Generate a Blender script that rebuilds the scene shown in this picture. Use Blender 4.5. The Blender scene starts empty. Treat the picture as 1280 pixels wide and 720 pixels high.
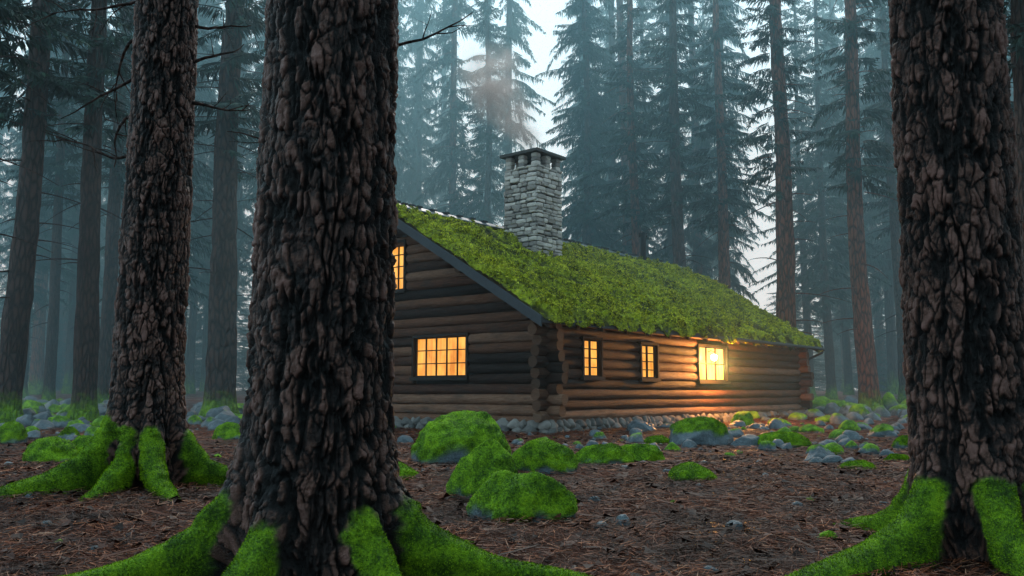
import bpy, math, random
import numpy as np
from mathutils import Vector, Matrix
random.seed(4)
RS=np.random.RandomState
scene=bpy.context.scene

# ---------------------------------------------------------------- noise
def _h(ix,iy,iz,seed=0):
    n=(ix.astype(np.int64)*374761393+iy.astype(np.int64)*668265263+iz.astype(np.int64)*2147483647+seed*1274126177)&0xffffffff
    n=((n^(n>>13))*1274126177)&0xffffffff
    n=((n^(n>>16))*2246822519)&0xffffffff
    n=n^(n>>15)
    return (n&0xffffff)/float(0xffffff)
def vn(x,y,z,seed=0):
    x,y,z=np.broadcast_arrays(np.asarray(x,float),np.asarray(y,float),np.asarray(z,float))
    ix=np.floor(x);iy=np.floor(y);iz=np.floor(z)
    fx=x-ix;fy=y-iy;fz=z-iz
    fx=fx*fx*(3-2*fx);fy=fy*fy*(3-2*fy);fz=fz*fz*(3-2*fz)
    r=0
    for a in (0,1):
        wx=fx if a else 1-fx
        for b in (0,1):
            wy=fy if b else 1-fy
            for c in (0,1):
                wz=fz if c else 1-fz
                r=r+wx*wy*wz*_h(ix+a,iy+b,iz+c,seed)
    return r*2-1
def fbm(x,y,z,oct=4,seed=0):
    s=0;a=1.0;t=0
    for o in range(oct):
        s=s+a*vn(x*2**o+o*17.3,y*2**o+o*5.1,z*2**o-o*9.7,seed+o);t+=a;a*=.5
    return s/t
def sstep(a,b,x):
    t=np.clip((x-a)/(b-a),0,1);return t*t*(3-2*t)

# ---------------------------------------------------------------- mesh helper
def mk(name,V,F,mat=None,attrs=None,smooth=True,parent=None,link=True):
    V=np.asarray(V,dtype=np.float32)
    me=bpy.data.meshes.new(name)
    if isinstance(F,np.ndarray): Fl=[F]
    else: Fl=F
    me.vertices.add(len(V)); me.vertices.foreach_set("co",V.ravel())
    nl=sum(f.size for f in Fl); npoly=sum(len(f) for f in Fl)
    me.loops.add(nl); me.loops.foreach_set("vertex_index",np.concatenate([f.ravel() for f in Fl]).astype(np.int32))
    tot=np.concatenate([np.full(len(f),f.shape[1]) for f in Fl]).astype(np.int32)
    st=np.concatenate([[0],np.cumsum(tot)[:-1]]).astype(np.int32)
    me.polygons.add(npoly); me.polygons.foreach_set("loop_start",st)
    try: me.polygons.foreach_set("loop_total",tot)
    except Exception: pass
    me.update(calc_edges=True)
    me.polygons.foreach_set("use_smooth",np.full(npoly,smooth,dtype=bool))
    if attrs:
        for k,a in attrs.items():
            at=me.attributes.new(k,'FLOAT','POINT'); at.data.foreach_set("value",np.asarray(a,dtype=np.float32))
    if mat: me.materials.append(mat)
    me.validate()
    if not link: return me
    o=bpy.data.objects.new(name,me); scene.collection.objects.link(o)
    if parent: o.parent=parent
    return o
def empty(name,loc=(0,0,0),rz=0,parent=None):
    e=bpy.data.objects.new(name,None); e.empty_display_size=.3; scene.collection.objects.link(e)
    e.location=loc; e.rotation_euler=(0,0,rz)
    if parent: e.parent=parent
    return e
def inst(name,me,parent=None,loc=(0,0,0),rot=(0,0,0),sc=(1,1,1)):
    o=bpy.data.objects.new(name,me); scene.collection.objects.link(o)
    o.location=loc;o.rotation_euler=rot;o.scale=sc
    if parent:o.parent=parent
    return o
class B:
    def __init__(s): s.V=[];s.T=[];s.Q=[];s.n=0;s.A={}
    def add(s,V,Q=None,T=None,**at):
        V=np.asarray(V,float)
        if Q is not None and len(Q): s.Q.append(np.asarray(Q,int)+s.n)
        if T is not None and len(T): s.T.append(np.asarray(T,int)+s.n)
        s.V.append(V)
        for k,v in at.items():
            s.A.setdefault(k,[]).append(np.broadcast_to(np.asarray(v,float),(len(V),)).copy())
        s.n+=len(V)
    def box(s,lo,hi,**at):
        x0,y0,z0=lo;x1,y1,z1=hi
        V=[(x0,y0,z0),(x1,y0,z0),(x1,y1,z0),(x0,y1,z0),(x0,y0,z1),(x1,y0,z1),(x1,y1,z1),(x0,y1,z1)]
        Q=[(0,3,2,1),(4,5,6,7),(0,1,5,4),(1,2,6,5),(2,3,7,6),(3,0,4,7)]
        s.add(V,Q,**at)
    def obj(s,name,mat,parent=None,smooth=True,link=True):
        F=[]
        if s.Q:F.append(np.concatenate(s.Q))
        if s.T:F.append(np.concatenate(s.T))
        return mk(name,np.concatenate(s.V),F,mat,{k:np.concatenate(v) for k,v in s.A.items()},smooth,parent,link)
def grid_faces(nr,nc,wrap=False):
    r=np.arange(nr-1)[:,None]; c=np.arange(nc if wrap else nc-1)[None,:]
    c2=(c+1)%nc
    return np.stack([r*nc+c,r*nc+c2,(r+1)*nc+c2,(r+1)*nc+c],-1).reshape(-1,4)

# ---------------------------------------------------------------- materials
class M:
    def __init__(s,name,spec=.25):
        s.m=bpy.data.materials.new(name); s.m.use_nodes=True; s.t=s.m.node_tree; s.N=s.t.nodes
        s.b=s.N['Principled BSDF']; s.out=s.N['Material Output']
        s.b.inputs['Specular IOR Level'].default_value=spec
        s.tc=s.N.new('ShaderNodeTexCoord')
    def L(s,a,b): s.t.links.new(a,b)
    def coord(s,scale=(1,1,1),kind='Object'):
        mp=s.N.new('ShaderNodeMapping'); mp.inputs['Scale'].default_value=scale
        s.L(s.tc.outputs[kind],mp.inputs[0]); return mp.outputs[0]
    def noise(s,scale,vec=None,detail=6,rough=.6,dist=0):
        n=s.N.new('ShaderNodeTexNoise'); n.inputs['Scale'].default_value=scale;n.inputs['Detail'].default_value=detail
        n.inputs['Roughness'].default_value=rough;n.inputs['Distortion'].default_value=dist
        s.L(vec if vec else s.tc.outputs['Object'],n.inputs['Vector']); return n.outputs['Fac']
    def vor(s,scale,vec=None,feat='F1'):
        n=s.N.new('ShaderNodeTexVoronoi'); n.feature=feat;n.inputs['Scale'].default_value=scale
        s.L(vec if vec else s.tc.outputs['Object'],n.inputs['Vector']); return n
    def ramp(s,fac,stops):
        r=s.N.new('ShaderNodeValToRGB'); e=r.color_ramp.elements
        while len(e)<len(stops): e.new(.5)
        for i,(p,c) in enumerate(stops):
            e[i].position=p; e[i].color=(c[0],c[1],c[2],1) if not isinstance(c,(int,float)) else (c,c,c,1)
        s.L(fac,r.inputs[0]); return r.outputs[0]
    def mix(s,f,a,b,mode='MIX'):
        n=s.N.new('ShaderNodeMix'); n.data_type='RGBA'; n.blend_type=mode
        if isinstance(f,(int,float)): n.inputs[0].default_value=f
        else: s.L(f,n.inputs[0])
        for v,i in((a,6),(b,7)):
            if isinstance(v,tuple): n.inputs[i].default_value=(*v,1)
            else: s.L(v,n.inputs[i])
        return n.outputs[2]
    def math(s,op,a,b=0):
        n=s.N.new('ShaderNodeMath'); n.operation=op
        for v,i in((a,0),(b,1)):
            if isinstance(v,(int,float)): n.inputs[i].default_value=v
            else: s.L(v,n.inputs[i])
        return n.outputs[0]
    def attr(s,name):
        n=s.N.new('ShaderNodeAttribute'); n.attribute_name=name; return n.outputs['Fac']
    def bump(s,h,strength=.5,dist=.02):
        n=s.N.new('ShaderNodeBump'); n.inputs['Strength'].default_value=strength;n.inputs['Distance'].default_value=dist
        s.L(h,n.inputs['Height']); s.L(n.outputs[0],s.b.inputs['Normal'])
    def col(s,c):
        if isinstance(c,tuple): s.b.inputs['Base Color'].default_value=(*c,1)
        else: s.L(c,s.b.inputs['Base Color'])
    def rough(s,r):
        if isinstance(r,(int,float)): s.b.inputs['Roughness'].default_value=r
        else: s.L(r,s.b.inputs['Roughness'])
MOSS=[(.30,(.006,.016,.002)),(.44,(.040,.10,.003)),(.56,(.16,.31,.006)),(.76,(.40,.58,.012))]
def moss_col(m):
    n=m.noise(5,detail=8,rough=.7); n2=m.noise(60,detail=3,rough=.6)
    f=m.math('ADD',m.math('MULTIPLY',n,.62),m.math('MULTIPLY',n2,.38))
    return m.ramp(f,MOSS)
def bark_mat(name,fine=1.0,plates=(.098,.043,.029)):
    m=M(name,.35); h=m.attr('h'); ms=m.attr('moss'); pl=m.attr('pl')
    n=m.noise(7,m.coord((1,1,.3)),6,.65); n2=m.noise(50,m.coord((1,1,.3)),6,.78)
    p=plates
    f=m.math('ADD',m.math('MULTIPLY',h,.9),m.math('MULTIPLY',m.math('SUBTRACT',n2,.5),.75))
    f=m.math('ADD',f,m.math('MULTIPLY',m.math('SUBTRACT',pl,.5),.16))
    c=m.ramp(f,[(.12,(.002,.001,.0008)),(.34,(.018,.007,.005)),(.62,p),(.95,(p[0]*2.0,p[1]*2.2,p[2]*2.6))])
    c=m.mix(m.ramp(n,[(.52,0),(.74,.4)]),c,(p[0]*.5,p[1]*.66,p[2]*.85))
    c=m.mix(ms,c,moss_col(m))
    m.col(c); m.rough(m.math('ADD',m.math('MULTIPLY',ms,.45),.42)); m.bump(m.math('ADD',n2,m.noise(120,None,3)),.9*fine,.016)
    return m.m
def bark_simple(name,p=(.036,.021,.017)):
    m=M(name); v=m.coord((1,1,.22))
    vo=m.vor(9,v,'DISTANCE_TO_EDGE').outputs['Distance']; n=m.noise(12,v,6,.7)
    h=m.math('ADD',m.ramp(vo,[(0,0),(.25,1)]),n)
    z=m.N.new('ShaderNodeSeparateXYZ'); m.L(m.tc.outputs['Object'],z.inputs[0])
    c=m.ramp(m.math('MULTIPLY',h,.5),[(.2,(.005,.003,.003)),(.5,p),(.85,(p[0]*1.9,p[1]*1.8,p[2]*1.8))])
    mz=m.math('ADD',z.outputs[2],m.math('MULTIPLY',m.noise(3),1.2))
    c=m.mix(m.ramp(m.math('MULTIPLY',mz,.5),[(.45,.9),(.75,0)]),c,moss_col(m))
    m.col(c);m.rough(.8);m.bump(h,.9,.05);return m.m
BARK=bark_mat('bark'); BARKS=bark_simple('bark_far'); BARKR=bark_simple('bark_red',(.105,.040,.024))
def mossblade():
    m=M('moss_blades',.1); r=m.attr('rnd')
    c=m.ramp(m.math('ADD',m.math('MULTIPLY',r,.40),m.math('MULTIPLY',m.noise(5,detail=6,rough=.65),.60)),[(.30,(.008,.022,.002)),(.44,(.06,.14,.004)),(.58,(.22,.40,.008)),(.80,(.50,.66,.02))])
    m.col(c);m.rough(.9)
    return m.m
MOSSB=mossblade()
def roofmoss():
    m=M('roof_moss',.1); n=m.noise(1.3,detail=8,rough=.75); n2=m.noise(9,detail=5)
    f=m.math('ADD',m.math('MULTIPLY',n,.55),m.math('MULTIPLY',n2,.45))
    c=m.ramp(f,[(.36,(.016,.016,.004)),(.45,(.06,.07,.007)),(.54,(.22,.26,.012)),(.68,(.46,.48,.03))])
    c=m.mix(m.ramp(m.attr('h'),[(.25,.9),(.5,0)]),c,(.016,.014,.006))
    m.col(c);m.rough(.9);m.bump(m.noise(25),.8,.04);return m.m
ROOFM=roofmoss()
def roofblade():
    m=M('roof_moss_blades',.1); r=m.attr('rnd')
    n=m.noise(1.1,detail=9,rough=.82)
    c=m.ramp(m.math('ADD',m.math('MULTIPLY',r,.26),m.math('MULTIPLY',n,.74)),[(.36,(.026,.026,.006)),(.45,(.13,.14,.008)),(.52,(.42,.44,.018)),(.64,(.74,.70,.06))])
    m.col(c);m.rough(.85);return m.m
ROOFB=roofblade()
def rockmat():
    m=M('rock',.35); n=m.noise(6,detail=8,rough=.7); n2=m.noise(40,detail=4)
    c=m.ramp(m.math('ADD',m.math('MULTIPLY',n,.7),m.math('MULTIPLY',n2,.3)),[(.3,(.022,.031,.037)),(.55,(.08,.105,.12)),(.75,(.22,.27,.30))])
    c=m.mix(m.attr('moss'),c,moss_col(m)); m.col(c);m.rough(m.math('ADD',m.math('MULTIPLY',m.attr('moss'),.5),.38));m.bump(m.math('ADD',n,n2),.7,.03);return m.m
ROCK=rockmat()
def stonemat(name,dark,light):
    m=M(name);r=m.attr('rnd');n=m.noise(18,detail=6)
    c=m.ramp(m.math('ADD',m.math('MULTIPLY',r,.65),m.math('MULTIPLY',n,.35)),[(.1,dark),(.5,tuple((a+b)/2 for a,b in zip(dark,light))),(.9,light)])
    m.col(c);m.rough(.85);m.bump(n,.6,.03);return m.m
STONE=stonemat('masonry_stone',(.12,.105,.095),(.58,.52,.47)); FOUND=stonemat('foundation_stone',(.05,.05,.05),(.24,.22,.2))
MORT=stonemat('mortar',(.03,.028,.026),(.06,.058,.056))
def logmat():
    m=M('log_wood',.2); r=m.attr('rnd'); n=m.noise(4,m.coord((1,1,11)),8,.75,.3); e=m.attr('cap'); k=m.noise(1.6,m.coord((1,1,3)),5,.6)
    c=m.ramp(m.math('ADD',m.math('MULTIPLY',r,.45),m.math('MULTIPLY',n,.55)),[(.30,(.008,.004,.003)),(.45,(.050,.018,.010)),(.60,(.14,.058,.031)),(.78,(.26,.15,.10))])
    c=m.mix(m.ramp(k,[(.50,0),(.70,.6)]),c,(.040,.028,.023))
    c=m.mix(m.math('MULTIPLY',e,.5),c,(.10,.055,.034)); m.col(c);m.rough(.65);m.bump(n,1.0,.05);return m.m
LOG=logmat()
def simple(name,c,r=.7,met=0):
    m=M(name); n=m.noise(12,detail=5); m.col(m.mix(n,tuple(x*.6 for x in c),tuple(x*1.35 for x in c)));m.rough(r);m.b.inputs['Metallic'].default_value=met;m.bump(n,.3,.01);return m.m
DARKW=simple('dark_wood',(.016,.011,.009)); BOARD=simple('weathered_board',(.035,.04,.046)); METAL=simple('ridge_metal',(.12,.16,.18),.4,.6)
INNER=simple('inner_wall',(.008,.006,.005)); BLACK=simple('soot',(.008,.008,.008))
def panemat(name,st,c1,c2):
    m=M(name); n=m.noise(3.0,m.coord((1,1,.6)),3,.5); w=m.noise(14,m.coord((1,1,.05)),2)
    c=m.ramp(m.math('ADD',m.math('MULTIPLY',n,.6),m.math('MULTIPLY',w,.4)),[(.38,c1),(.60,c2)])
    m.L(c,m.b.inputs['Emission Color']); m.b.inputs['Emission Strength'].default_value=st
    m.col((.05,.03,.02)); m.rough(.2); return m.m
PANE=panemat('lit_pane',1.35,(.62,.19,.016),(1.0,.46,.075)); PANE2=panemat('bright_pane',3.2,(.8,.32,.045),(1.0,.56,.13))
def emis(name,c,s):
    m=M(name); m.b.inputs['Emission Color'].default_value=(*c,1); m.b.inputs['Emission Strength'].default_value=s; m.col((.8,.7,.5)); return m.m
BULB=emis('bulb',(1,.8,.45),45)
def foliage():
    m=M('needles',.15); r=m.attr('rnd')
    m.col(m.ramp(r,[(0,(.008,.023,.020)),(.6,(.021,.050,.040)),(1,(.045,.09,.055))])); m.rough(.7)
    return m.m
FOL=foliage()
def groundmat():
    m=M('forest_floor',.2); n=m.noise(1.1,detail=8,rough=.65); n2=m.noise(26,m.coord((1,1,1)),7,.75,1.2); n3=m.noise(90,None,3)
    f=m.math('ADD',m.math('MULTIPLY',n,.5),m.math('MULTIPLY',n2,.5))
    c=m.ramp(f,[(.34,(.005,.0022,.0018)),(.46,(.036,.010,.005)),(.57,(.125,.034,.016)),(.72,(.26,.082,.038))])
    m.col(c); m.rough(m.ramp(n,[(.38,.32),(.6,.9)])); m.bump(m.math('ADD',n2,m.math('MULTIPLY',n3,.5)),1,.05);return m.m
GROUND=groundmat()
def litter():
    m=M('needle_litter',.2); r=m.attr('rnd'); n=m.noise(1.1,detail=8,rough=.65)
    c=m.ramp(r,[(0,(.009,.0035,.0025)),(.35,(.080,.021,.009)),(.75,(.23,.060,.022)),(.93,(.38,.13,.055)),(1,(.42,.25,.17))])
    c=m.mix(m.ramp(n,[(.40,.85),(.56,0)]),c,(.012,.005,.0035)); m.col(c); m.rough(.6);return m.m
LIT=litter()

# ---------------------------------------------------------------- terrain
TREES=[(-1.08,5.0),(-3.90,9.5),(2.89,5.6)]
def hgt(x,y):
    x=np.asarray(x,float);y=np.asarray(y,float)
    h=.10*fbm(x*.22,y*.22,0*x,3,11)+.05*fbm(x*1.1,y*1.1,0*x,3,12)
    k=np.ones_like(x)
    for a,b in TREES: k=k*(1-.9*np.exp(-((x-a)**2+(y-b)**2)/1.2))
    h=h*k
    d=np.sqrt(x*x+y*y); h=h+.018*np.clip(d-26,0,60)
    return h
def axis(segs):
    out=[]
    for a,b,st in segs: out.append(np.arange(a,b,st))
    return np.concatenate(out+[[segs[-1][1]]])
ax=axis([(-250,-60,10),(-60,-20,1.2),(-20,-7,.2),(-7,7,.055),(7,20,.2),(20,60,1.2),(60,250,10)])
ay=axis([(-120,-20,10),(-20,2,.6),(2,13,.055),(13,40,.16),(40,90,1.5),(90,300,12)])
X,Y=np.meshgrid(ax,ay)
Z=hgt(X,Y)+np.where((np.abs(X)<12)&(Y<30)&(Y>1),.030*fbm(X*6,Y*6,0*X,4,31),0)
mk('ground',np.stack([X.ravel(),Y.ravel(),Z.ravel()],1),grid_faces(len(ay),len(ax)),GROUND)

# ---------------------------------------------------------------- litter
def needles(N,seed,xr,yr,lmin,lmax,w,yexp=1.0):
    r=RS(seed); y=yr[0]+(yr[1]-yr[0])*r.rand(N)**yexp; x=(r.rand(N)*2-1)*(xr[0]+y*xr[1]); 
    a=r.rand(N)*np.pi*2; l=lmin+(lmax-lmin)*r.rand(N); ww=w*(.6+.8*r.rand(N))*(1+y*.05)
    dx=np.cos(a)*l/2;dy=np.sin(a)*l/2;px=-np.sin(a)*ww/2;py=np.cos(a)*ww/2
    z1=hgt(x-dx,y-dy)+.010+.03*r.rand(N); z2=hgt(x+dx,y+dy)+.010+.05*r.rand(N)**2
    V=np.stack([np.stack([x-dx-px,y-dy-py,z1],1),np.stack([x-dx+px,y-dy+py,z1+ww*.4],1),np.stack([x+dx+px*.4,y+dy+py*.4,z2],1),np.stack([x+dx-px*.4,y+dy-py*.4,z2-.002],1)],1)
    return V.reshape(-1,3),np.arange(N*4).reshape(-1,4),np.repeat(r.rand(N)**1.3,4)
b=B()
for args in [(130000,1,(1,.62),(2.8,14),.05,.13,.0042,1.4),(45000,2,(1,.62),(11,34),.08,.20,.008,1.2),(3000,3,(1,.62),(2.8,20),.04,.09,.045,1.2),(1800,4,(1,.62),(3,20),.15,.6,.013,1.1)]:
    V,Q,r_=needles(*args); b.add(V,Q,rnd=r_*(.3 if args[1]==3 else (.5 if args[1]==4 else 1)))
b.obj('pine_needle_litter',LIT,smooth=False)

# ---------------------------------------------------------------- blades on surface
def blades(V,F,wt,N,seed,h,w,mat,name,parent,lift=0.0,gravity=0.0):
    r=RS(seed); a=V[F[:,0]];b_=V[F[:,1]];c=V[F[:,2]]
    nrm=np.cross(b_-a,c-a); ar=np.linalg.norm(nrm,axis=1)+1e-12; nrm=nrm/ar[:,None]
    p=ar*wt[F].mean(1)**2; p=p/p.sum(); idx=r.choice(len(F),N,p=p)
    u=r.rand(N,1);v=r.rand(N,1)*(1-u); P=a[idx]+(b_[idx]-a[idx])*u+(V[F[idx,-1]]-a[idx])*v
    n=nrm[idx]; d=n+r.randn(N,3)*.55; d[:,2]-=gravity; d/=np.linalg.norm(d,axis=1)[:,None]
    s=np.cross(d,r.randn(N,3)); s/=np.linalg.norm(s,axis=1)[:,None]
    hh=h*(.5+r.rand(N,1)); ww=w*(.6+.8*r.rand(N,1)); P=P-n*h*.2
    VV=np.stack([P-s*ww/2,P+s*ww/2,P+d*hh],1).reshape(-1,3)
    return mk(name,VV,np.arange(3*N).reshape(-1,3),mat,{'rnd':np.repeat(r.rand(N),3)},False,parent)

# ---------------------------------------------------------------- big pines
def worley(u,v,nu,seed):
    iu=np.floor(u);iv=np.floor(v);F1=np.full(u.shape,9.);F2=np.full(u.shape,9.);cid=np.zeros(u.shape)
    for a in(-1,0,1):
        for b_ in(-1,0,1):
            cu=iu+a;cv=iv+b_;m=np.mod(cu,nu)
            jx=_h(m,cv,m*0,seed);jy=_h(m,cv,m*0+1,seed);idr=_h(m,cv,m*0+2,seed)
            d=np.sqrt((cu+jx-u)**2+(cv+jy-v)**2)
            new=d<F1
            F2=np.where(new,F1,np.minimum(F2,d)); cid=np.where(new,idr,cid); F1=np.where(new,d,F1)
    return F1,F2,cid
def big_pine(name,loc,r0,roots,seed,zt=4.2,nth=540,lean=(0,0),top=24,nblade=30000,bh=.02):
    e=empty('pine_tree' ,(loc[0],loc[1],float(hgt(loc[0],loc[1]))))
    zs=np.concatenate([np.arange(-.14,.3,.006),np.arange(.3,zt,.0092),[zt]])
    th=np.arange(nth)/nth*2*np.pi
    T,Zz=np.meshgrid(th,zs)
    cx=np.cos(T);cy=np.sin(T)
    rb=r0*(1-.018*Zz)+.03*np.exp(-np.clip(Zz,0,9)/.35)*1.6
    rb=rb+r0*.05*fbm(cx*1.3,cy*1.3,Zz*.5,2,seed+5)
    ext=np.zeros_like(T)
    for (ang,A,h,sg,bend) in roots:
        zc=np.clip(Zz,0,9)
        ec=A*np.exp(-zc/h)*(1+.12*vn(zc*14,ang,0,seed+3))+.12*np.exp(-zc/.42)
        dth=T-math.radians(ang)-bend*ec; dth=np.arctan2(np.sin(dth),np.cos(dth))
        s=sg*(1+.15*vn(T*4,Zz*5,ang,seed))/(r0+ec*.9)
        g=np.exp(-(np.abs(dth)/s)**2.4)
        ext=np.maximum(ext,ec*g)+.15*np.minimum(ext,ec*g)
    W=2*np.pi*r0
    nx,ny=cx*r0,cy*r0
    Zb=Zz-ext*.9
    wu=.024*fbm(nx*11,ny*11,Zb*8,4,seed+1); wv=.10*fbm(nx*15,ny*15,Zb*7,4,seed+2)
    wx=.035*fbm(nx*4,ny*4,Zb*5,3,seed+40); wy=.035*fbm(nx*4+9,ny*4,Zb*5,3,seed+41)
    a1=fbm((nx+wx)*10,(ny+wy)*10,Zb*1.9,4,seed+42); cr1=sstep(.0,.14,np.abs(a1))
    a2=fbm((nx+wx)*24,(ny+wy)*24,Zb*6,3,seed+43); cr2=sstep(.0,.18,np.abs(a2))
    a3=fbm(nx*15,ny*15,Zb*24,4,seed+45); cr3=sstep(.0,.12,np.abs(a3))
    def layer(cu,cv,sd):
        nu=int(round(W/cu)); u=T/(2*np.pi)*nu+wu/cu*2.0; v=Zb/cv+wv/cv
        return worley(u,v,nu,sd)
    F1,F2,c1=layer(.062,.15,seed+10); e1=sstep(.0,.20,F2-F1)
    tf=fbm(nx*15,ny*15,Zb*12,4,seed+44)*7; terr=(np.floor(tf)+sstep(.7,1,tf-np.floor(tf)))/7
    fine=fbm(nx*42,ny*42,Zb*22,4,seed+7)
    big=fbm(nx*7,ny*7,Zb*2.2,3,seed+8)
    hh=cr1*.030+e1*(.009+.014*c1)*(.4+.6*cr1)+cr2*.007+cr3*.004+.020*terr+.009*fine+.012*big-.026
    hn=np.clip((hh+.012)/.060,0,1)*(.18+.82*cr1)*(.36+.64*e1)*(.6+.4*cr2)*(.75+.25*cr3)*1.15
    mn=fbm(nx*5,ny*5,Zz*5,5,seed+9)
    moss=sstep(.075,.12,ext+mn*.15-.02*np.clip(Zz,0,9)+.25*(hh-.02))
    puff=.024*fbm(nx*9+ext*8,ny*9,Zz*12+ext*5,4,seed+30)+.026*(1-np.abs(vn(nx*6+ext*6,ny*6+ext*6,Zz*9,seed+31)))
    R=rb+ext+hh*(1-.8*moss)+moss*puff
    V=np.stack([R*cx+lean[0]*Zz,R*cy+lean[1]*Zz,Zz],-1).reshape(-1,3)
    F=grid_faces(len(zs),nth,True)
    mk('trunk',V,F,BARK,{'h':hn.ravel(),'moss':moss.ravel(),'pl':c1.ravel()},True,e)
    vis=(moss.ravel()>.5)&(V[:,2]>-.03)
    if nblade: blades(V,F[vis[F].all(1)],moss.ravel(),nblade,seed,bh,bh*.34,MOSSB,'root_moss',e,gravity=-.2)
    z2=np.linspace(zt-.05,top,60);t2=np.arange(40)/40*2*np.pi;T2,Z2=np.meshgrid(t2,z2)
    R2=(r0*(1-.018*zt)+.02)*(1-(Z2-zt)/(top-zt)*.85)+.02*vn(np.cos(T2)*4,np.sin(T2)*4,Z2*1.5,seed)
    mk('upper_trunk',np.stack([R2*np.cos(T2)+lean[0]*Z2,R2*np.sin(T2)+lean[1]*Z2,Z2],-1).reshape(-1,3),grid_faces(60,40,True),BARKS,{'h':np.full(2400,.5),'moss':np.zeros(2400)},True,e)
    return e
def tube(b,P,R,n=8,**at):
    P=np.asarray(P,float);k=len(P);d=np.gradient(P,axis=0);d/=np.linalg.norm(d,axis=1)[:,None]+1e-9
    up=np.array([.13,.2,.97]);s=np.cross(d,up);s/=np.linalg.norm(s,axis=1)[:,None]+1e-9;q=np.cross(s,d)
    a=np.arange(n)/n*2*np.pi
    V=P[:,None]+np.asarray(R)[:,None,None]*(s[:,None]*np.cos(a)[None,:,None]+q[:,None]*np.sin(a)[None,:,None])
    b.add(V.reshape(-1,3),grid_faces(k,n,True),**at)
def dead_branch(b,p,d,L,r,rng,depth=2):
    k=max(4,int(L/.08)); P=[np.array(p,float)];d=np.array(d,float);d/=np.linalg.norm(d)
    for i in range(k):
        d=d+rng.randn(3)*.13;d/=np.linalg.norm(d);P.append(P[-1]+d*L/k)
    tube(b,P,np.linspace(r,r*.25,len(P)),6,h=.5,moss=0)
    if depth>0:
        for i in range(2,k):
            if rng.rand()<.4:
                dd=d+rng.randn(3)*.6; dead_branch(b,P[i],dd,L*(.2+.3*rng.rand()),r*.4,rng,depth-1)

def crown_mesh(name,seed,H,Lmax,density=1.0,taper=1.0,droop=.45,spr=.085):
    r=RS(seed);b=B();P0=[];tw=B()
    z=.0
    while z<H:
        f=z/H; nb=r.randint(4,7) if r.rand()<density else r.randint(2,4)
        for k in range(nb):
            az=r.rand()*2*np.pi;L=Lmax*(min(1,(.45+f*4))*(1-f)**taper*.92+.08)*(.45+.75*r.rand())
            if r.rand()>density: continue
            n=max(5,int(L/spr)); t=np.linspace(.12,1,n)
            dr=droop*(.5+1.0*r.rand()); up=.25*(1-f)+.5*f-.15
            rad=t*L; zz=z+up*rad-dr*(t**1.7)*L*.8+.12*L*np.clip(t-.7,0,1)
            wob=.08*L*np.sin(t*5+r.rand()*6)
            c,s=np.cos(az),np.sin(az)
            C=np.stack([c*rad-s*wob,s*rad+c*wob,zz],1)
            tube(tw,C[::max(1,n//5)],np.linspace(.03,.006,len(C[::max(1,n//5)])),3,rnd=.0)
            for side in(-1,1,0):
                m=len(C); fw=np.array([c,s,0]);sd=np.array([-s,c,0])*side
                ln=(.2+.5*(1-t)*min(1,L/2))*(.5+.9*r.rand(m))
                D=fw*(.5+.3*r.rand(m,1))+sd*(.9+.2*r.rand(m,1))+np.array([0,0,-1])*((.35 if side else 1.2)+.5*r.rand(m,1))+r.randn(m,3)*.15
                D/=np.linalg.norm(D,axis=1)[:,None]
                Wd=np.cross(D,r.randn(m,3)*.5+np.array([0,0,1]));Wd/=np.linalg.norm(Wd,axis=1)[:,None]
                w=.028+.02*r.rand(m,1); l=ln[:,None]
                V=np.stack([C,C+D*l*.4+Wd*w,C+D*l,C+D*l*.45-Wd*w],1).reshape(-1,3)
                P0.append((V,np.repeat(np.clip(r.rand(m)*.7+.3*t*r.rand(),0,1),4)))
        z+=.28+.2*r.rand()
    V=np.concatenate([p[0] for p in P0]);b.add(V,np.arange(len(V)).reshape(-1,4),rnd=np.concatenate([p[1] for p in P0]))
    b.V+=tw.V; 
    for q in tw.Q: b.Q.append(q+b.n)
    b.A['rnd']+=tw.A['rnd']
    return b.obj(name,FOL,smooth=False,link=False)
CR_FIR=[crown_mesh('fir_crown',s,23,3.6,d_,.65,.6) for s,d_ in((1,.82),(2,.7),(3,.76))]
CR_PINE=[crown_mesh('pine_crown',s,15,3.0,.6,.7,.4) for s in(5,6)]
def trunk_mesh(name,seed,H,r,mat,stubs=True,z0=3):
    rg=RS(seed);z=np.linspace(-.6,H,70);t=np.arange(24)/24*2*np.pi;T,Z_=np.meshgrid(t,z)
    zc=np.clip(Z_,0,99)
    R=r*(1-zc/H*.88)+r*.7*np.exp(-zc/.35)*(.6+.5*np.cos(T*3+seed)*np.cos(T*2))+r*.10*vn(np.cos(T)*3,np.sin(T)*3,Z_*2,seed)
    bx=.12*np.sin(Z_*.22+seed);by=.1*np.sin(Z_*.3+seed*2)
    b=B();b.add(np.stack([R*np.cos(T)+bx,R*np.sin(T)+by,Z_],-1).reshape(-1,3),grid_faces(70,24,True),h=.5,moss=0)
    if stubs:
        for i in range(30):
            zz=z0+(H*.55-z0)*rg.rand();a=rg.rand()*6.28
            d=np.array([math.cos(a),math.sin(a),.15-.4*rg.rand()]);L=.6+1.6*rg.rand()
            P=[np.array([math.cos(a)*r*.6,math.sin(a)*r*.6,zz])+d*L*q+np.array([0,0,-.25*q*q*L]) for q in np.linspace(0,1,6)]
            tube(b,P,np.linspace(.03,.006,6),4,h=.5,moss=0)
    return b.obj(name,mat,link=False)
TR=[trunk_mesh('trunk_a',s,34,.36,m) for s,m in((1,BARKS),(2,BARKS),(3,BARKR))]

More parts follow.
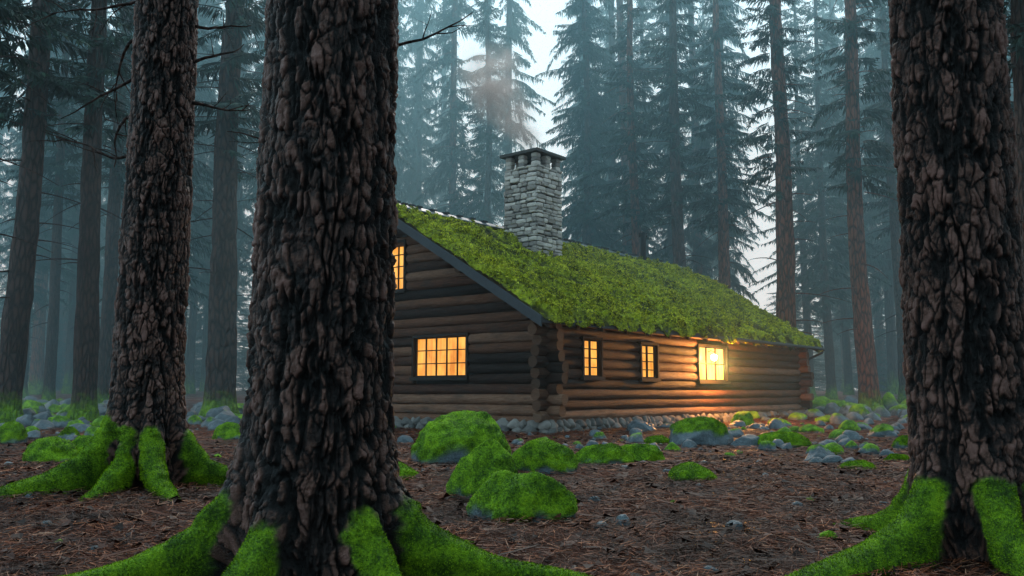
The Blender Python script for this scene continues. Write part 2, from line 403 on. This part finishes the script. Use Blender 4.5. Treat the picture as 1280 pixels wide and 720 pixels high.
t2=big_pine('a',TREES[0],.372,[(-13,1.25,.17,.15,.05),(196,.95,.19,.14,-.1),(250,.42,.2,.13,0),(48,.8,.2,.13,.1),(120,.8,.2,.13,0),(318,.30,.16,.11,0)],50,nblade=90000,bh=.011,lean=(.004,0))
t1=big_pine('b',TREES[1],.335,[(236,1.55,.25,.15,.05),(268,.75,.26,.13,.0),(300,1.0,.27,.15,.05),(352,.95,.26,.14,.2),(80,.8,.2,.13,0),(165,.8,.24,.13,0)],70,zt=6.2,nth=380,nblade=60000,bh=.017)
t3=big_pine('c',TREES[2],.335,[(207,1.35,.16,.14,.05),(258,.85,.2,.13,0),(300,.5,.2,.12,0),(20,.8,.2,.13,.1),(110,.8,.2,.13,0)],90,nblade=70000,bh=.012,lean=(-.004,0))
for i,(t,z) in enumerate(((t2,10),(t1,11),(t3,10))): inst('crown',CR_PINE[i%2],t,(0,0,z),(0,0,i*1.3))
rg=RS(8)
b=B();dead_branch(b,(.3,.1,3.1),(1,-.2,.0),.6,.011,rg)
dead_branch(b,(-.3,.6,2.62),(-1,.6,-.12),.55,.011,rg); b.obj('dead_branches',BARKS,t2)
b=B()
for k in range(5): dead_branch(b,(-.3,0,3.6+k*.45),(-1,.3,.2*rg.randn()),1.0,.02,rg)
for k in range(3): dead_branch(b,(.3,0,4.2+k*.45),(1,.3,.3*rg.randn()),.7,.02,rg)
b.obj('dead_branches',BARKS,t1)

def place(px,d,dia,kind,crown,lean=0,name='pine_tree',par=None,seed=0,hs=1.0,cz=9,cw=1.0):
    x=(px-640)/1105*d; r=RS(seed+int(px)+int(d*10)); s=dia/.72
    e=empty(name,(x,d,float(hgt(x,d))),r.rand()*6.28 if not lean else 0,par)
    a=r.rand()*6.28
    inst('trunk',TR[kind],e,(0,0,0),(0,lean,a),(s,s,hs))
    if crown is not None:
        me=(CR_FIR+CR_PINE)[crown]; cs=(.85+.3*r.rand())*cw
        inst('crown',me,e,(0,0,cz),(0,0,r.rand()*6),(cs,cs,hs*(.95+.2*r.rand())))
    return e
mid=[(8,27,.82,0,3,.035),(103,28,.74,1,4,.0),(127,36,.62,0,3,.02),(268,31,1.05,1,4,.03),(60,40,.5,0,3,0),
 (796,47,.66,2,3,0),(852,44,.76,0,4,0),(905,46,.7,2,3,-.01),(980,38,.9,2,4,-.015),(1086,36,.8,2,3,-.01),(1128,46,.62,0,4,0),(1037,55,.6,1,2,0),(1010,62,.6,0,0,0),(1060,66,.6,0,1,0),
 (205,45,.6,0,1,0),(330,40,.8,1,3,0),(735,56,.7,0,2,0),(608,58,.7,0,1,0),(1180,40,.9,0,3,0),(1265,30,.8,1,4,0),(1310,22,.8,0,3,0),(-60,22,.8,1,4,0),(30,55,.7,0,0,0)]
for i,(px,d,dia,k,c,ln) in enumerate(mid):
    place(px,d,dia,k,c,ln,seed=i,cz=(9.5 if c>2 else 5.5))
dist=empty('distant_forest')
rg=RS(33)
for i in range(118):
    d=52+63*rg.rand()**.8; px=-150+1580*rg.rand()
    if 640<px<725: continue
    if 925<px<1000 and rg.rand()<.9: continue
    if 500<px<580 and rg.rand()<.6: continue
    if 1225<px<1275 and rg.rand()<.8: continue
    place(px,d,.5+.4*rg.rand(),rg.randint(3),rg.choice([0,1,2,0,1,2,3,4]),0,'tree',dist,i,1.2+.5*rg.rand()+.004*d,5+6*rg.rand(),1.05)
for i in range(110):
    d=(66 if i%3==0 else 85)+35*rg.rand(); px=-200+1680*((i*.618)%1); x=(px-640)/1105*d
    e=empty('tree',(x,d,float(hgt(x,d))),0,dist); s=.9+.5*rg.rand()
    inst('crown',CR_FIR[i%3],e,(0,0,.2),(0,0,i),(s*1.2,s*1.2,.30+.25*rg.rand()))
surr=empty('ambient_block_forest');rg=RS(12)  # unseen trees added beside and behind the camera to block ambient light
for i in range(46):
    a=math.radians(150+240*(i+.8*rg.rand())/46); r_=11+26*rg.rand()
    x,y=r_*math.sin(a)*-1,r_*math.cos(a)
    a2=math.atan2(x,y)
    if abs(a2)<math.radians(48): continue
    e=empty('tree',(x,y,float(hgt(x,y))),0,surr);s=.9+.5*rg.rand();inst('trunk',TR[i%2],e,sc=(s,s,1));inst('crown',(CR_FIR+CR_PINE)[i%5],e,(0,0,5+3*rg.rand()),(0,0,i),(1.1,1.1,1))

# ---------------------------------------------------------------- rocks
import bmesh
def ico(n):
    bm=bmesh.new();bmesh.ops.create_icosphere(bm,subdivisions=n,radius=1);V=np.array([v.co[:] for v in bm.verts]);F=np.array([[v.index for v in f.verts] for f in bm.faces]);bm.free();return V,F
ICO,ICF=ico(6);ICO4,ICF4=ico(5);ICO3,ICF3=ico(3)
def rockV(ico,seed,w,dp,h,moss,facets=14):
    r=RS(seed);n=r.randn(facets,3);n[:,2]=np.abs(n[:,2])*.8;n/=np.linalg.norm(n,axis=1)[:,None];dd=.72+.3*r.rand(facets)
    dot=ico@n.T; t=np.where(dot>.05,dd/np.maximum(dot,.05),9).min(1); k=.8 if moss<.6 else .6
    rad=(1-k)+k*np.minimum(t,1.25); rad=rad*(1+.13*fbm(ico[:,0]*1.6,ico[:,1]*1.6,ico[:,2]*1.6,3,seed))
    V=ico*rad[:,None]; 
    V=V*np.array([w/2,dp/2,h])
    V[:,2]=np.where(V[:,2]<0,V[:,2]*.4,V[:,2])
    up=ico[:,2]+.45*fbm(ico[:,0]*2,ico[:,1]*2,ico[:,2]*2,4,seed+1)
    ms=sstep(0,.25,up-(1-moss*1.18)) if moss>0 else np.zeros(len(V))
    pf=ms*(.045*(1-np.abs(vn(V[:,0]*7,V[:,1]*7,V[:,2]*7,seed)))+.02*fbm(V[:,0]*16,V[:,1]*16,V[:,2]*16,3,seed))
    V=V+ico*pf[:,None]*min(1,w)
    return V,ms
rocks=[(500,645,530,590,.80),(563,652,566,632,.86),(640,725,558,602,.84),(585,713,602,656,.88),(712,800,563,589,.85),(772,832,560,580,.88),
(838,922,522,556,.5),(838,896,580,609,.85),(913,942,515,535,.85),(945,1020,541,557,.85),(1002,1046,558,577,.15),(1050,1096,576,589,.9),(1048,1096,503,527,.2),
(780,820,524,543,0),(30,92,550,578,.9),(78,130,549,570,.9),(-10,30,528,553,.85),(268,304,528,549,.9),(0,24,513,527,.3),(28,50,510,527,.3),(50,72,514,530,.7),(74,102,507,524,.5),(100,140,502,522,.2),
(262,300,514,532,.1),(915,960,541,556,0),(985,1010,516,530,.7),(1010,1045,495,512,.8),(1100,1126,490,515,.6),(1104,1135,566,577,.7),(1000,1030,530,541,.85),(1020,1050,520,532,.85),(1060,1090,527,536,.3),
(808,838,543,552,.9),(668,690,546,556,.9),(1085,1120,532,545,.5),(470,520,578,604,.9),(10,34,500,512,.5),(130,160,525,540,.8),(245,272,500,515,.3),(60,85,498,510,.2),(1028,1060,500,512,.6),(1090,1112,506,520,.3),(960,990,524,534,.6),(1115,1150,545,560,.6),(905,930,534,544,.3),(1040,1062,538,548,.8),(1130,1170,515,530,.6),(140,170,508,520,.4),(-60,-15,540,575,.8),(1290,1350,540,575,.8),
(820,850,528,538,.1),(1060,1085,508,522,.5),(1005,1030,510,522,.3),(40,62,524,536,.2),(88,112,528,540,.1),(118,140,536,546,.6),(0,18,536,546,.1),(250,275,522,536,.2),(1125,1150,500,516,.4),(600,622,536,545,.1),(540,560,540,549,.1)]
rg=RS(77)
for (xa,xb,ya,yb_,n,sz) in [(0,150,508,552,52,14),(975,1135,505,585,44,11),(240,300,508,552,13,14),(495,700,546,565,10,9),(720,980,536,566,22,9)]:
    for i in range(n):
        x=xa+(xb-xa)*rg.rand();y=ya+(yb_-ya)*rg.rand();w_=sz+17*rg.rand();rocks.append((x-w_/2,x+w_/2,y-w_*.5,y,float(rg.choice([0,0,0,0,.2,.5,.85]))))
for i,(x0,x1,yt,yb,ms) in enumerate(rocks):
    ym=yb-(yb-yt)*.12; d=1105/(max(ym-490,12)); d=min(d,46)
    if yb<525: d=min(d,20+(535-yb)*.8)
    X_=((x0+x1)/2-640)/1105*d
    if 0<(X_-.85)*.637+(d-21.6)*.77<16 and -.6<-(X_-.85)*.77+(d-21.6)*.637<10: continue
    w=(x1-x0)/1105*d; zb=float(hgt(X_,d)); ztop=1-(yt-490)/1105*d
    h=max(.1,min(ztop-zb,.9*w)); near=d<13; small=(x1-x0)<28
    if i<6: h*=1.22; w*=.94
    if i>=61: h=w*.5
    I_,F_=(ICO,ICF) if near and not small else ((ICO3,ICF3) if small else (ICO4,ICF4))
    V,mo=rockV(I_,100+i,w*1.05,w*(.7 if i<6 else .85),h*1.03,ms)
    e=mk('mossy_boulder' if ms>.4 else 'boulder',V,F_,ROCK,{'moss':mo},True)
    e.location=(X_,d+w*.3,zb-.01); 
    if ms>.4 and d<20 and not small:
        ok=(V[:,2]>-.02)&(mo>.35)
        Fk=F_[ok[F_].all(1)]
        if len(Fk)>50: blades(V,Fk,mo+1e-4,int(min(20000,13000*w*w+3000)),i,.008+.0005*d,.0035+.0003*d,MOSSB,'moss_tufts',e,gravity=-.1)
b=B();rg=RS(61)
for i in range(1000):
    y=4+38*rg.rand()**.8; x=(rg.rand()*2-1)*(1.5+y*.62)
    if 0<(x-.85)*.637+(y-21.6)*.77<16 and -.3<-(x-.85)*.77+(y-21.6)*.637<10: continue
    w=(.03+.10*rg.rand()**2)*(1+y*.03)
    if y>22: w*=2.4
    V,mo=rockV(ICO3,500+i,w,w*.8,w*.4,0 if rg.rand()<.8 else .8,10); c,s=math.cos(i),math.sin(i)
    V=V@np.array([[c,-s,0],[s,c,0],[0,0,1]])+np.array([x,y,float(hgt(x,y))]); b.add(V,T=ICF3,moss=mo)
b.obj('small_stones',ROCK)

# ---------------------------------------------------------------- cabin
A0=math.atan2(.770,.637)
P0=(.85,21.6,-.02)
cab=empty('log_cabin',P0,A0)
Lc,Wc=15.8,10.3; SP=.262; R0=.137; ZB=.30
ZE=2.80; RIDGE=6.18; EV=.60; OX=1.0
yr=Wc/2; slope=(RIDGE-2.95+0)/(yr+.3)
def roofz(y):
    yy=y if y<=yr else Wc-y
    return 2.96+slope*(yy+.3)
wins_front=[(1.38,2.16,1.42,2.37),(4.2,5.05,1.41,2.35),(7.6,9.5,1.38,2.44)]
wins_gable=[(2.55,4.5,1.43,2.50),(4.95,6.2,3.9,5.25)]
lb=B();rg=RS(7)
def log(ax_,a,b_,off,z,r):
    n=20;k=max(2,int((b_-a)/.22)+1);s=np.linspace(a,b_,k);t=np.arange(n)/n*2*np.pi
    S,T=np.meshgrid(s,t,indexing='ij');sd=rg.randint(9999)
    Rr=r*(1+.07*vn(S*.9,np.cos(T)*1.2+sd,np.sin(T)*1.2)+.07*vn(S*2.6,np.cos(T)*3+sd,np.sin(T)*3)+.05*vn(S*1.2,np.cos(T)*7+sd,np.sin(T)*7))
    wob=.018*vn(S*.5,sd+.5,.5);wz=.018*vn(S*.5,sd+9.5,3.5)
    o=off+Rr*np.cos(T)+wob;zz=z+Rr*np.sin(T)+wz
    V=np.stack([S,o,zz],-1) if ax_=='x' else np.stack([o,S,zz],-1)
    V=V.reshape(-1,3);rv=rg.rand()
    lb.add(V,grid_faces(k,n,True),rnd=rv,cap=0)
    for q,base in((0,0),(1,(k-1)*n)):
        C=V[base:base+n];c=C.mean(0);cc=np.vstack([C,c]);i=np.arange(n)
        lb.add(cc,T=np.stack([i,(i+1)%n,np.full(n,n)],1),rnd=rv,cap=1)
def spans(a,b_,z,wins,r):
    sp=[(a,b_)]
    for w0,w1,z0,z1 in wins:
        if z+r*.6>z0-.06 and z-r*.6<z1+.06:
            ns=[]
            for p,q in sp:
                if w0-.07>p and w1+.07<q: ns+=[(p,w0-.07),(w1+.07,q)]
                else: ns.append((p,q))
            sp=ns
    return sp
nrow=int((ZE-ZB)/SP)
for i in range(nrow+1):
    z=ZB+R0+i*SP
    ov=.38+.20*rg.rand()
    if z<ZE:
        for p,q in spans(-ov,Lc+.4+.15*rg.rand(),z,wins_front,R0): log('x',p,q,0,z,R0)
        log('x',-ov,Lc+.35,Wc,z,R0)
i=0
while True:
    z=ZB+R0+SP/2+i*SP;i+=1
    if z>RIDGE-.35: break
    if z<ZE-.2: a,b_=-.38-.20*rg.rand(),Wc+.35
    else:
        a=(z+.22-2.93)/slope-.3; b_=Wc-a
    if b_-a<.4: break
    for p,q in spans(a,b_,z,wins_gable,R0): log('y',p,q,0,z,R0)
    log('y',a,b_,Lc,z,R0)
log('y',-.1,Wc+.1,0.02,ZB+.02,R0*.9);log('x',-.1,Lc+.1,0.02,ZB+.0,R0*.9)
for yy in (0,2.2,yr,Wc-2.2,Wc): log('x',-.85,Lc+.85,yy,roofz(yy)-.26,.13)
lb.obj('log_walls',LOG,cab)
b=B();b.box((.05,.05,.1),(Lc-.05,Wc-.05,2.75))
V=[(.06,.3,2.75),(.06,Wc-.3,2.75),(.06,yr,RIDGE-.35),(Lc-.06,.3,2.75),(Lc-.06,Wc-.3,2.75),(Lc-.06,yr,RIDGE-.35)]
b.add(V,Q=[(0,3,5,2),(1,2,5,4)],T=[(0,2,1),(3,4,5)]); b.obj('inner_core',INNER,cab,False)
def window(face,w0,w1,z0,z1,cols,rows,mat):
    fr=B();pn=B()
    def bx(B_,u0,u1,za,zb,d0,d1):
        if face=='f': B_.box((u0,-d1,za),(u1,-d0,zb))
        else: B_.box((-d1,u0,za),(-d0,u1,zb))
    f=.07
    bx(pn,w0,w1,z0,z1,-.03,.03)
    bx(fr,w0-f,w0,z0-f,z1+f,-.02,.17);bx(fr,w1,w1+f,z0-f,z1+f,-.02,.17)
    bx(fr,w0,w1,z1,z1+f,-.02,.168);bx(fr,w0-.1,w1+.1,z0-f-.03,z0-.0,-.02,.21)
    g=.013
    for c in range(1,cols):
        u=w0+(w1-w0)*c/cols; gg=g*1.9 if (cols%2==0 and c==cols//2) else g
        bx(fr,u-gg,u+gg,z0,z1,.03,.075)
    for r_ in range(1,rows):
        zz=z0+(z1-z0)*r_/rows; bx(fr,w0,w1,zz-g,zz+g,.03,.07)
    bx(fr,w0,w0+.035,z0,z1,.03,.08);bx(fr,w1-.035,w1,z0,z1,.03,.08);bx(fr,w0+.035,w1-.035,z0,z0+.035,.03,.08);bx(fr,w0+.035,w1-.035,z1-.035,z1,.03,.08)
    fr.obj('window_frame',DARKW,cab,False);pn.obj('window_pane',mat,cab,False)
window('f',*wins_front[0],2,4,PANE);window('f',*wins_front[1],2,4,PANE);window('f',*wins_front[2],3,2,PANE2)
window('g',*wins_gable[0],5,3,PANE);window('g',*wins_gable[1],4,4,PANE)
b=B()
def slab(b,x0,x1,ya,yb,th,off=0,**at):
    za,zb=roofz(ya)+off,roofz(yb)+off
    V=[(x0,ya,za-th),(x1,ya,za-th),(x1,yb,zb-th),(x0,yb,zb-th),(x0,ya,za),(x1,ya,za),(x1,yb,zb),(x0,yb,zb)]
    b.add(V,[(0,3,2,1),(4,5,6,7),(0,1,5,4),(1,2,6,5),(2,3,7,6),(3,0,4,7)],**at)
slab(b,-OX,Lc+OX,-EV,yr,.09,-.02);slab(b,-OX,Lc+OX,Wc+EV,yr,.09,-.02)
b.obj('roof_deck',simple('deck_wood',(.15,.08,.045)),cab,False)
b=B()
for x0,x1 in((-OX-.05,-OX-.005),(Lc+OX+.005,Lc+OX+.05)):
    slab(b,x0,x1,-EV-.04,yr-.002,.26,.03);slab(b,x0,x1,Wc+EV+.04,yr+.002,.26,.03)
b.box((-OX,-EV-.05,roofz(-EV)-.15),(Lc+OX,-EV-.01,roofz(-EV)-.03))
b.obj('barge_boards',BOARD,cab,False)
b=B()
for k in range(16):
    x=-.6+k*1.13; slab(b,x-.06,x+.06,-EV+.01,.5,.14,-.112,rnd=.4,cap=0)
b.obj('rafter_tails',LOG,cab,False)
ze=roofz(-EV)-.12
b=B();tube(b,[(9,-EV-.11,ze+.03),(Lc+OX-.3,-EV-.11,ze),(Lc+OX-.1,-EV-.11,ze-.02)],[.06,.06,.06],8);tube(b,[(Lc+.75,-EV-.11,ze),(Lc+.72,-EV-.09,ze-.15),(Lc+.45,-.28,ze-.38),(Lc+.40,-.22,ze-.55),(Lc+.40,-.22,.3)],[.045]*5,8);b.obj('gutter',BOARD,cab)
def moss_sheet(front,nu,nv,name):
    u=np.linspace(-OX+.02,Lc+OX-.02,nu);v=np.linspace(0,1,nv);U,Vv=np.meshgrid(u,v)
    yy=-EV-.03+(yr+EV+.03-.05)*Vv; zz=roofz(0)+slope*yy
    sl=Vv*6.4
    wr=sl+.16*fbm(U*1.5,sl*.8,0*U,3,3)+.1*vn(U*4,0*U,0*U,13)
    saw=(wr/.40)%1.0
    cl=1-np.abs(fbm(U*2.4+sl*.6,sl*1.6,0*U,4,16))*2.2
    cl2=1-np.abs(fbm(U*5,sl*4,0*U,3,26))*2.4
    disp=.02+.13*(1-saw)**1.5*(.5+.6*vn(U*3,np.floor(wr/.40)*3.1,0*U,4))+.14*fbm(U*.9,sl*.9,0*U,4,5)+.15*np.clip(cl,0,1)+.06*np.clip(cl2,0,1)+.05*fbm(U*9,sl*7,0*U,3,6)
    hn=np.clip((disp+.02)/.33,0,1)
    edge=sstep(0,.02,Vv)*sstep(0,.15,U+OX)*sstep(0,.15,Lc+OX-U)
    disp=np.maximum(disp,-.02)*(.35+.65*edge)
    zz=zz+disp*.9; yv=yy-disp*.45
    k=Vv<.001
    zz=np.where(k,zz-.16-.13*vn(U*4,0*U,0*U,8),zz); yv=np.where(k,yv-.03,yv)
    if not front: yv=Wc-yv
    V=np.stack([U,yv,zz],-1).reshape(-1,3);F=grid_faces(nv,nu)
    if not front: F=F[:,::-1]
    return V,F,hn.ravel()
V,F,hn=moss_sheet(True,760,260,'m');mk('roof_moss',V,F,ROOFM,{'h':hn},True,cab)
blades(V,F,hn**1.5+.02,110000,3,.06,.028,ROOFB,'roof_moss_tufts',cab,gravity=.35)
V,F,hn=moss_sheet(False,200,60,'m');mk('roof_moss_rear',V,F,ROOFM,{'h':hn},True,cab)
b=B()
slab(b,-OX-.03,Lc+OX+.03,yr-.22,yr-.0,.03,.20);slab(b,-OX-.03,Lc+OX+.03,Wc-(yr-.22),yr+.0005,.03,.20)
b.obj('ridge_cap',METAL,cab,False)
b=B()
for k in range(60): 
    if rg.rand()<.6:
        x=-OX+k*.29; b.box((x,yr-.12,roofz(yr)+.18),(x+.2,yr+.12,roofz(yr)+.22+.03*rg.rand()))
b.obj('ridge_shakes',BOARD,cab,False)
def cyl(b,c,r,z0,z1,n=16,**at): 
    tube(b,[(c[0],c[1],z0),(c[0]+1e-4,c[1],z0+(z1-z0)*.5),(c[0],c[1],z1)],[r,r,r],n,**at)
b=B();cyl(b,(12.6,4.8),.11,5.6,7.25);cyl(b,(12.6,4.8),.17,7.12,7.27);cyl(b,(12.6,4.8),.13,5.9,5.98);b.obj('vent_pipe',BLACK,cab)
CX,CY,CW=4.5,3.95,.64
b=B();b.box((CX-CW+.05,CY-CW+.05,4.5),(CX+CW-.05,CY+CW-.05,7.98),rnd=.5);b.obj('chimney_core',MORT,cab,False)
sb=B();rg=RS(17)
def stone(b,c,hx,hy,hz,seed):
    V=ICO3.copy();V=np.sign(V)*np.abs(V)**.42
    V=V/np.abs(V).max(0); V=V*(1+.10*fbm(ICO3[:,0]*2,ICO3[:,1]*2,ICO3[:,2]*2+seed,2,3))[:,None]
    b.add(V*np.array([hx,hy,hz])+np.array(c),T=ICF3,rnd=RS(seed).rand())
sid=0
z=4.6
while z<8.0:
    h=.06+.10*rg.rand()
    if z+h>8.05:h=max(.05,8.05-z)
    for face in range(4):
        u=-CW
        while u<CW-.02:
            w=.14+.32*rg.rand()
            if u+w>CW-.1:w=CW-u
            cu=u+w/2;d=CW-.05+.045*rg.rand();sid+=1
            dz=.015*rg.randn()
            if face==0:c=(CX+cu,CY-d,z+h/2+dz);hh=(w/2-.007,.09,h/2-.005)
            elif face==1:c=(CX-d,CY+cu,z+h/2+dz);hh=(.09,w/2-.007,h/2-.005)
            elif face==2:c=(CX+cu,CY+d,z+h/2+dz);hh=(w/2-.007,.09,h/2-.005)
            else:c=(CX+d,CY+cu,z+h/2+dz);hh=(.09,w/2-.007,h/2-.005)
            stone(sb,c,*hh,sid);u+=w
    z+=h
zt=z
for sx in(-1,0,1):
    for sy in(-1,0,1):
        if sx==0 and sy==0:continue
        for k in range(3):
            sid+=1;stone(sb,(CX+sx*(CW-.12),CY+sy*(CW-.12),zt+.07+k*.13),.12,.12,.068,sid)
sb.obj('chimney_stones',STONE,cab,False)
b=B();b.box((CX-CW+.3,CY-CW+.3,zt-.1),(CX+CW-.3,CY+CW-.3,zt+.30));b.obj('chimney_flue',BLACK,cab,False)
b=B();zc=zt+.40
q=CW+.12
V=[(CX-q,CY-q,zc),(CX+q,CY-q,zc),(CX+q,CY+q,zc),(CX-q,CY+q,zc),(CX-q,CY-q,zc+.09),(CX+q,CY-q,zc+.09),(CX+q,CY+q,zc+.09),(CX-q,CY+q,zc+.09),(CX-q*.6,CY-q*.6,zc+.2),(CX+q*.6,CY-q*.6,zc+.2),(CX+q*.6,CY+q*.6,zc+.2),(CX-q*.6,CY+q*.6,zc+.2)]
b.add(V,[(0,3,2,1),(0,1,5,4),(1,2,6,5),(2,3,7,6),(3,0,4,7),(4,5,9,8),(5,6,10,9),(6,7,11,10),(7,4,8,11),(8,9,10,11)],rnd=.6);b.obj('chimney_cap',MORT,cab,False)
fb=B();rg=RS(23)
def fstones(ax_,a,b_,off):
    for row,(zz,hz) in enumerate(((.04,.14),(.22,.10))):
        u=a
        while u<b_:
            w=.18+.34*rg.rand();V,_=rockV(ICO3,rg.randint(99999),w*1.08,.34,hz*1.35,0,9)
            o=off-(.05*(1-row))+.05*rg.randn()*.5
            c=(u+w/2,o,zz) if ax_=='x' else (o,u+w/2,zz)
            if ax_=='y': V=V[:,[1,0,2]]
            V[:,2]=np.where(V[:,2]<0,V[:,2]*2,V[:,2])
            fb.add(V+np.array(c),T=(ICF3 if ax_=='x' else ICF3[:,::-1]),rnd=rg.rand());u+=w
fstones('x',-.3,Lc+.3,-.06);fstones('y',-.3,Wc+.3,-.06);fstones('y',-.3,Wc+.3,Lc)
fb.obj('foundation_stones',FOUND,cab)
b=B();b.box((-.08,-.08,-.3),(Lc+.05,Wc+.1,.3),rnd=.5);b.obj('foundation_core',MORT,cab,False)
lp=empty('lamp',(8.25,-.32,2.10),0,cab)
b=B();s_=ICO3*.10;b.add(s_,T=ICF3);b.obj('bulb',BULB,lp)
b=B();tube(b,[(0,.2,.18),(0,.1,.22),(0,0,.18),(0,0,.09)],[.012]*4,6);b.obj('bracket',BLACK,lp)
li=bpy.data.lights.new('lamp_light','POINT');li.energy=850;li.color=(1,.41,.095);li.shadow_soft_size=.12
lo=bpy.data.objects.new('lamp_light',li);scene.collection.objects.link(lo);lo.parent=lp;lo.location=(0,-.25,-.22)

# ---------------------------------------------------------------- mist & smoke
def volmat(name,dens,col,ani=.2):
    m=bpy.data.materials.new(name);m.use_nodes=True;N=m.node_tree.nodes;N.clear();o=N.new('ShaderNodeOutputMaterial');v=N.new('ShaderNodeVolumeScatter')
    v.inputs['Color'].default_value=(*col,1);v.inputs['Density'].default_value=dens;v.inputs['Anisotropy'].default_value=ani
    m.node_tree.links.new(v.outputs[0],o.inputs['Volume'])
    return m
b=B();b.box((-140,26,-6),(140,150,40));b.obj('mist',volmat('mist',.0100,(.42,.84,1.0),ani=.5),smooth=False)
b=B();b.box((-40,15,-3),(40,25.98,20));b.obj('lamp_halo_mist',volmat('lamp_halo_mist',.003,(.7,.93,1.0),ani=.3),smooth=False)  # thin volume added to give the lamp a halo, slight veil for depth
def smokemat():
    m=bpy.data.materials.new('smoke');m.use_nodes=True;N=m.node_tree.nodes;N.clear();L=m.node_tree.links
    o=N.new('ShaderNodeOutputMaterial');v=N.new('ShaderNodeVolumeScatter');v.inputs['Color'].default_value=(1,1,1,1);v.inputs['Anisotropy'].default_value=.72
    tc=N.new('ShaderNodeTexCoord');ln=N.new('ShaderNodeVectorMath');ln.operation='LENGTH';L.new(tc.outputs['Object'],ln.inputs[0])
    fr=N.new('ShaderNodeMapRange');fr.inputs[1].default_value=1.0;fr.inputs[2].default_value=.15;fr.inputs[3].default_value=0;fr.inputs[4].default_value=1;fr.interpolation_type='SMOOTHSTEP';L.new(ln.outputs['Value'],fr.inputs[0])
    g=N.new('ShaderNodeNewGeometry');n=N.new('ShaderNodeTexNoise');n.inputs['Scale'].default_value=1.3;n.inputs['Detail'].default_value=4;n.inputs['Distortion'].default_value=.6;L.new(g.outputs['Position'],n.inputs['Vector'])
    nr=N.new('ShaderNodeMapRange');nr.inputs[1].default_value=.34;nr.inputs[2].default_value=.64;nr.inputs[3].default_value=0;nr.inputs[4].default_value=1;L.new(n.outputs['Fac'],nr.inputs[0])
    a=N.new('ShaderNodeMath');a.operation='MULTIPLY';L.new(fr.outputs[0],a.inputs[0]);L.new(nr.outputs[0],a.inputs[1])
    c=N.new('ShaderNodeMath');c.operation='MULTIPLY';c.inputs[1].default_value=1.5;L.new(a.outputs[0],c.inputs[0]);L.new(c.outputs[0],v.inputs['Density']);L.new(v.outputs[0],o.inputs['Volume'])
    return m
SM=smokemat()
smo=empty('chimney_smoke',(0,0,0),0,cab)
me=mk('puff',ICO3,ICF3,SM,link=False)
for k,(dx,dy,dz,r_) in enumerate([(0,0,.75,.5),(-.12,.15,1.2,.7),(-.4,.45,1.75,.92),(-.75,.85,2.4,1.15),(-.9,1.1,3.3,1.3)]):
    inst('puff',me,smo,(CX+dx,CY+dy,zt+dz),(0,0,k),(r_,r_,r_*.9))

# ---------------------------------------------------------------- world, sun, camera
w=bpy.data.worlds.new("World");scene.world=w;w.use_nodes=True;N=w.node_tree.nodes;L=w.node_tree.links
bg=N['Background'];sk=N.new('ShaderNodeTexSky');sk.sky_type='NISHITA';sk.sun_disc=False
EL,AZ=math.radians(44),math.radians(8)
sk.sun_elevation=EL;sk.sun_rotation=AZ
mx=N.new('ShaderNodeMix');mx.data_type='RGBA';mx.inputs[0].default_value=.88;mx.inputs[7].default_value=(8.2,12.6,14.8,1)
L.new(sk.outputs[0],mx.inputs[6]);L.new(mx.outputs[2],bg.inputs[0]);bg.inputs[1].default_value=.128
su=bpy.data.lights.new('sun','SUN');su.energy=1.5;su.angle=math.radians(10);su.color=(1,.97,.88)
so=bpy.data.objects.new('sun',su);scene.collection.objects.link(so)
d=Vector((math.sin(AZ)*math.cos(EL),math.cos(AZ)*math.cos(EL),math.sin(EL)))
so.rotation_euler=d.to_track_quat('Z','Y').to_euler()
cam=bpy.data.cameras.new('camera');cam.lens=30.94;cam.sensor_width=36;cam.clip_end=1000;cam.clip_start=.05
co=bpy.data.objects.new('camera',cam);scene.collection.objects.link(co);co.location=(0,0,1.0);co.rotation_euler=(math.radians(90+6.74),0,0)
scene.camera=co
scene.view_settings.view_transform='Standard';scene.view_settings.look='None';scene.view_settings.exposure=0
